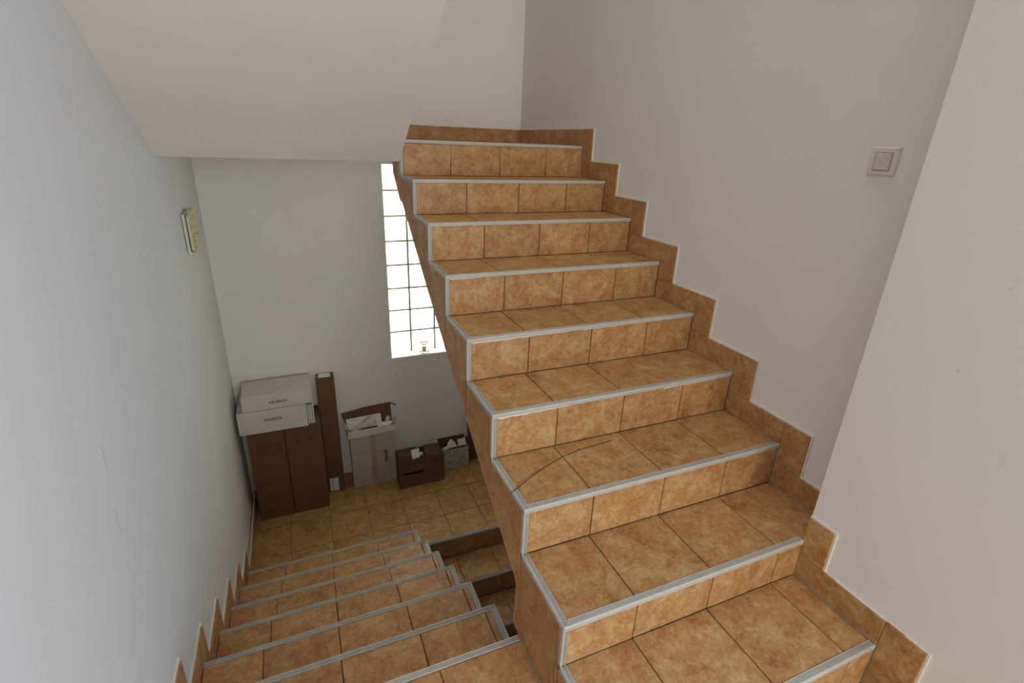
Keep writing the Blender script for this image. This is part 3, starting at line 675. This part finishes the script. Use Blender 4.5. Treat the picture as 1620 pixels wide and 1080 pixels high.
# open greyish-white carton with rubbish
def open_carton(name, label, x0, x1, y0, y1, z0, z1, mo, mi, t=0.004):
    o = thing(name, ((x0+x1)/2, y0, z0), label, 'box', GC)
    boxo('front_panel', x0, x1, y0, y0+t, z0, z1, mo, o); boxo('back_panel', x0, x1, y1-t, y1, z0, z1, mi, o)
    boxo('side_panel', x0, x0+t, y0+t, y1-t, z0, z1, mo, o); boxo('side_panel', x1-t, x1, y0+t, y1-t, z0, z1, mo, o)
    boxo('bottom_panel', x0+t, x1-t, y0+t, y1-t, z0, z0+t, mi, o)
    return o
def quadp(name, pts, th, mat, parent):
    """thin sheet from 4+ world points, given thickness along its normal"""
    P = [Vector(p)-ORG(parent) for p in pts]; n = (P[1]-P[0]).cross(P[2]-P[0]).normalized()*th; k = len(P)
    vs = P+[p+n for p in P]; fs = [tuple(range(k)), tuple(range(2*k-1, k-1, -1))]+[(i, (i+1) % k, k+(i+1) % k, k+i) for i in range(k)]
    return link(name, pydata(name, vs, fs), mat, parent)
c4 = open_carton('cardboard_box', 'open pale grey carton full of white packing waste, brown lid flap raised', -0.312, 0.040, 3.140, 3.236, ZL, -0.840, M_GCARD, M_CARD)
quadp('front_flap', [(-0.330, 3.126, -0.893), (0.052, 3.126, -0.878), (0.050, 3.140, -0.828), (-0.322, 3.140, -0.832)], 0.003, M_WCARD, c4)
quadp('lid_flap', [(-0.335, 3.232, -0.84), (0.040, 3.232, -0.84), (0.036, 3.243, -0.675), (-0.16, 3.243, -0.684), (-0.358, 3.243, -0.712)], 0.003, M_CARD, c4)
quadp('side_flap', [(0.040, 3.140, -0.836), (0.040, 3.236, -0.836), (0.062, 3.236, -0.81), (0.066, 3.150, -0.81)], 0.003, M_WCARD, c4)
quadp('side_flap', [(-0.312, 3.140, -0.836), (-0.312, 3.236, -0.836), (-0.352, 3.236, -0.76), (-0.350, 3.15, -0.80)], 0.003, M_GCARD, c4)
quadp('torn_corner', [(0.036, 3.243, -0.677), (0.036, 3.240, -0.69), (0.078, 3.215, -0.70), (0.078, 3.217, -0.69)], 0.002, M_CARD, c4)
boxo('tape_strip', -0.158, -0.115, 3.1392, 3.1399, ZL+0.01, -0.895, M_TAPE, c4)
boxo('printed_code', -0.053, -0.020, 3.1392, 3.1399, -1.175, -1.06, M_BLUEG, c4)
for i in range(5): boxo('code_bar', -0.050, -0.023, 3.1386, 3.1391, -1.168+i*0.022, -1.156+i*0.022, M_INK, c4.children[-1]) if False else None
pc = [o for o in c4.children if o.name.startswith('printed_code')][0]
for i in range(5): boxo('code_bar', -0.049, -0.024, 3.1386, 3.1391, -1.168+i*0.022, -1.157+i*0.022, M_INK, pc)
# contents
pp = quadp('printed_sheet', [(-0.320, 3.195, -0.85), (-0.045, 3.195, -0.85), (-0.050, 3.228, -0.755), (-0.325, 3.228, -0.765)], 0.002, M_PAPER, None)
tag(pp, 'white printed sheet standing inside the open pale carton, behind the wadding', 'paper')
q2 = quadp('printed_lines', [(-0.30, 3.2185, -0.787), (-0.18, 3.2185, -0.784), (-0.18, 3.221, -0.776), (-0.30, 3.221, -0.779)], 0.0006, M_BLUEG, pp)
def lump(name, loc, rx, ry, rz_, rot, mat, label, cat, seed, sub=3):
    bm = bmesh.new(); bmesh.ops.create_icosphere(bm, subdivisions=sub, radius=1.0); rnd = random.Random(seed)
    ph = [rnd.uniform(0, 6) for _ in range(6)]
    for v in bm.verts:
        c = v.co.copy(); f = 1+0.09*math.sin(5*c.x+ph[0])+0.08*math.sin(7*c.y+ph[1])+0.08*math.sin(6*c.z+ph[2])+0.05*math.sin(13*c.x+9*c.y+ph[3])
        e = 0.75
        v.co = Vector((math.copysign(abs(c.x)**e, c.x)*rx, math.copysign(abs(c.y)**e, c.y)*ry, math.copysign(abs(c.z)**e, c.z)*rz_))*f
    me = bpy.data.meshes.new(name); bm.to_mesh(me); bm.free(); me.polygons.foreach_set('use_smooth', [True]*len(me.polygons))
    o = link(name, me, mat); o.location = loc; o.rotation_euler = rot
    return tag(o, label, cat)
# rolled cloth: a stubby ribbed roll with a tail
vs = []; prof = [(0.0, -0.085), (0.016, -0.083), (0.022, -0.06), (0.020, -0.045), (0.027, -0.03), (0.031, -0.012), (0.027, 0.0), (0.034, 0.012), (0.036, 0.035), (0.031, 0.045), (0.035, 0.06), (0.028, 0.074), (0.0, 0.078)]
roll = lathe('packing_roll', prof, M_FOAM, None, seg=20); roll.location = (-0.175, 3.172, -0.800); roll.rotation_euler = (0, math.radians(66), math.radians(-4))
tag(roll, 'cream rolled wadding lying slantwise across the top of the open pale carton', 'packaging')
lump('foam_sheet', (-0.268, 3.165, -0.856), 0.040, 0.02, 0.022, (0, -0.1, 0), M_FOAM, 'crumpled cream wadding at the left end inside the open pale carton', 'packaging', 4)
lump('foam_sheet', (-0.030, 3.178, -0.838), 0.062, 0.026, 0.020, (0, -0.12, 0), M_PAPER, 'flat white foam sheet at the right end inside the open pale carton', 'packaging', 9)
lump('foam_sheet', (0.000, 3.198, -0.802), 0.018, 0.012, 0.022, (0, 0.3, 0.2), M_FOAM, 'small cream foam scrap poking up near the lid of the open pale carton', 'packaging', 12)
# low brown carton with slot
t5 = thing('cardboard_box', (0.23, 2.99, ZL), 'low brown carton with a dark hand slot, standing in front of the patterned box', 'box', GC)
fx0, fx1 = 0.040, 0.419
# front panel around a recessed hand slot
xs_ = [fx0, 0.062, 0.245, fx1]; zs_ = [ZL, -1.252, -1.226, -1.105]
vs = []; ix = {}
for i, x in enumerate(xs_):
    for j, z in enumerate(zs_):
        if j == 3: z = [-1.055, -1.062, -1.085, -1.118][i]
        for d in (0, 1): ix[i, j, d] = len(vs); vs.append((x-0.23, d*0.005, z-ZL))
fs = []
for i in range(3):
    for j in range(3):
        if (i, j) != (1, 1): fs += [(ix[i, j, d], ix[i+1, j, d], ix[i+1, j+1, d], ix[i, j+1, d]) for d in (0, 1)]
for k in range(3):
    for j in (0, 3): fs.append((ix[k, j, 0], ix[k+1, j, 0], ix[k+1, j, 1], ix[k, j, 1]))
    for i in (0, 3): fs.append((ix[i, k, 0], ix[i, k+1, 0], ix[i, k+1, 1], ix[i, k, 1]))
for j in (1, 2): fs.append((ix[1, j, 0], ix[2, j, 0], ix[2, j, 1], ix[1, j, 1]))
for i in (1, 2): fs.append((ix[i, 1, 0], ix[i, 2, 0], ix[i, 2, 1], ix[i, 1, 1]))
link('front_panel', pydata('front_panel', vs, fs), M_CARD2, t5)
boxo('back_panel', fx0+0.01, fx1, 3.18, 3.185, ZL, -1.125, M_CARD2, t5)
prism('side_panel', [(2.995, ZL), (3.18, ZL), (3.18, -1.125), (2.995, -1.06)], 'x', fx0, fx0+0.005, M_CARD2, t5)
prism('side_panel', [(2.995, ZL), (3.18, ZL), (3.18, -1.125), (2.995, -1.12)], 'x', fx1-0.005, fx1, M_CARD2, t5)
boxo('bottom_panel', fx0+0.005, fx1-0.005, 2.995, 3.18, ZL, ZL+0.005, M_CARD2, t5)
quadp('top_flap', [(fx0, 2.991, -1.055), (0.18, 2.991, -1.08), (0.215, 3.185, -1.12), (fx0+0.012, 3.185, -1.122)], 0.004, M_CARD2, t5)
quadp('top_flap', [(0.265, 2.991, -1.092), (fx1, 2.991, -1.117), (fx1, 3.185, -1.122), (0.285, 3.185, -1.118)], 0.004, M_CARD2, t5)
text_marks(t5, (0.10, 2.99, -1.150), (0.998, 0, -0.02), (0.02, 0, 0.998), 5, 0.026, 0.018, 0.033, M_FINK, 8)
text_marks(t5, (0.29, 2.99, -1.165), (0.998, 0, -0.02), (0.02, 0, 0.998), 3, 0.022, 0.018, 0.028, M_FINK, 11)
pc2 = quadp('paper_wad', [(0.150, 2.985, -1.098), (0.212, 2.985, -1.090), (0.215, 3.03, -1.032), (0.150, 3.03, -1.040)], 0.012, M_PAPER, None)
tag(pc2, 'small square of white paper sticking out of the low brown slotted carton', 'paper')
lump('paper_wad', (0.238, 3.06, -1.112), 0.018, 0.02, 0.012, (0, 0, 0), M_PAPER, 'crumpled white scrap down in the opening of the low brown slotted carton', 'paper', 15, 2)
# patterned box
c6 = open_carton('cardboard_box', 'small white patterned carton with raised brown flap and crumpled paper, next to the stairs', 0.430, 0.682, 3.120, 3.236, ZL, -1.172, M_PATTERN, M_CARD)
quadp('back_flap', [(0.430, 3.2385, -1.18), (0.682, 3.2385, -1.18), (0.676, 3.240, -1.112), (0.430, 3.240, -1.114)], 0.003, M_CARD, c6)
quadp('front_rim', [(0.430, 3.1175, -1.19), (0.684, 3.1175, -1.19), (0.686, 3.1175, -1.166), (0.430, 3.1175, -1.170)], 0.002, M_GCARD, c6)
quadp('side_flap', [(0.682, 3.12, -1.174), (0.682, 3.236, -1.174), (0.692, 3.236, -1.13), (0.692, 3.14, -1.14)], 0.003, M_CARD, c6)
q = quadp('crumpled_paper', [(0.485, 3.15, -1.175), (0.585, 3.15, -1.165), (0.565, 3.16, -1.13), (0.535, 3.17, -1.095), (0.505, 3.17, -1.13)], 0.014, M_PAPER, None)
tag(q, 'pointed fold of white paper sticking up from the patterned carton', 'paper')
q = quadp('crumpled_paper', [(0.600, 3.165, -1.18), (0.672, 3.165, -1.175), (0.668, 3.185, -1.115), (0.597, 3.185, -1.125)], 0.012, M_PAPER, None)
tag(q, 'flat rectangle of white paper at the stair end of the patterned carton', 'paper')
lump('crumpled_paper', (0.478, 3.14, -1.165), 0.034, 0.014, 0.013, (0, -0.2, 0), M_PAPER, 'small white paper twist hanging over the near edge of the patterned carton', 'paper', 21, 2)
# folded dark carton leaning on the wall by the stairs
fl = quadp('flattened_carton', [(0.716, 3.195, ZL+0.001), (0.98, 3.195, ZL+0.001), (0.98, 3.232, -0.90), (0.697, 3.232, -0.915)], 0.010, M_CARD2, None)
tag(fl, 'dark brown flattened carton leaning on the back wall, half hidden behind the ascending stairs', 'box')

# ------------------------------------------------------------------ glass jar with a yellow candle on the sill
jz = WZ0+0.0125
jr = thing('candle_jar', (0.345, YB+0.035, jz), 'small round glass jar holding a yellow candle on the glass block window sill', 'jar')
lathe('glass_bowl', [(0.018, 0.0), (0.030, 0.006), (0.036, 0.022), (0.034, 0.040), (0.024, 0.054), (0.022, 0.060), (0.026, 0.066), (0.0235, 0.066), (0.0195, 0.060), (0.0215, 0.054), (0.031, 0.040), (0.033, 0.022), (0.027, 0.009), (0.0, 0.006)], M_GLASS, jr)
lathe('candle', [(0.013, 0.0095), (0.014, 0.02), (0.0125, 0.042), (0.0, 0.043)], M_CANDLE, jr, seg=16)
M_COPPER = flat('copper_rim', (0.5, 0.22, 0.14), 0.4, metal=0.6)
tube('rim_ring', [jr.location+Vector((0.0265*math.cos(a*math.pi/12), 0.0265*math.sin(a*math.pi/12), 0.068)) for a in range(25)], 0.0022, M_COPPER, jr)
tube('handle', [jr.location+Vector(v) for v in ((0.026, 0, 0.068), (0.036, 0, 0.066), (0.042, 0, 0.052), (0.040, 0, 0.036), (0.034, 0, 0.030))], 0.0022, M_COPPER, jr)

jr.scale = (1.25, 1.25, 1.25)
# ------------------------------------------------------------------ thin curved wire on the third tread
zt = ZU[2]+0.0022
wp = [(-0.012, 0.640, 0.0022), (0.011, 0.653, 0.0022), (0.087, 0.697, 0), (0.16, 0.732, 0.0008), (0.238, 0.762, 0.001), (0.319, 0.783, 0.0005), (0.393, 0.788, 0.0), (0.468, 0.795, 0.0)]
w = tube('wire', [(x, y, zt+z) for x, y, z in wp], 0.0013, M_WIRE, None, 6)
tag(w, 'thin brown wire lying in a curve across the left part of a tread', 'wire')
w = tube('wire', [(x, y, zt+z) for x, y, z in [(0.030, 0.680, 0.0022), (0.087, 0.705, 0), (0.14, 0.728, 0)]], 0.0007, M_WIRE, None, 6)
tag(w, 'short hair-thin wire strand beside the longer brown wire on the tread', 'wire')
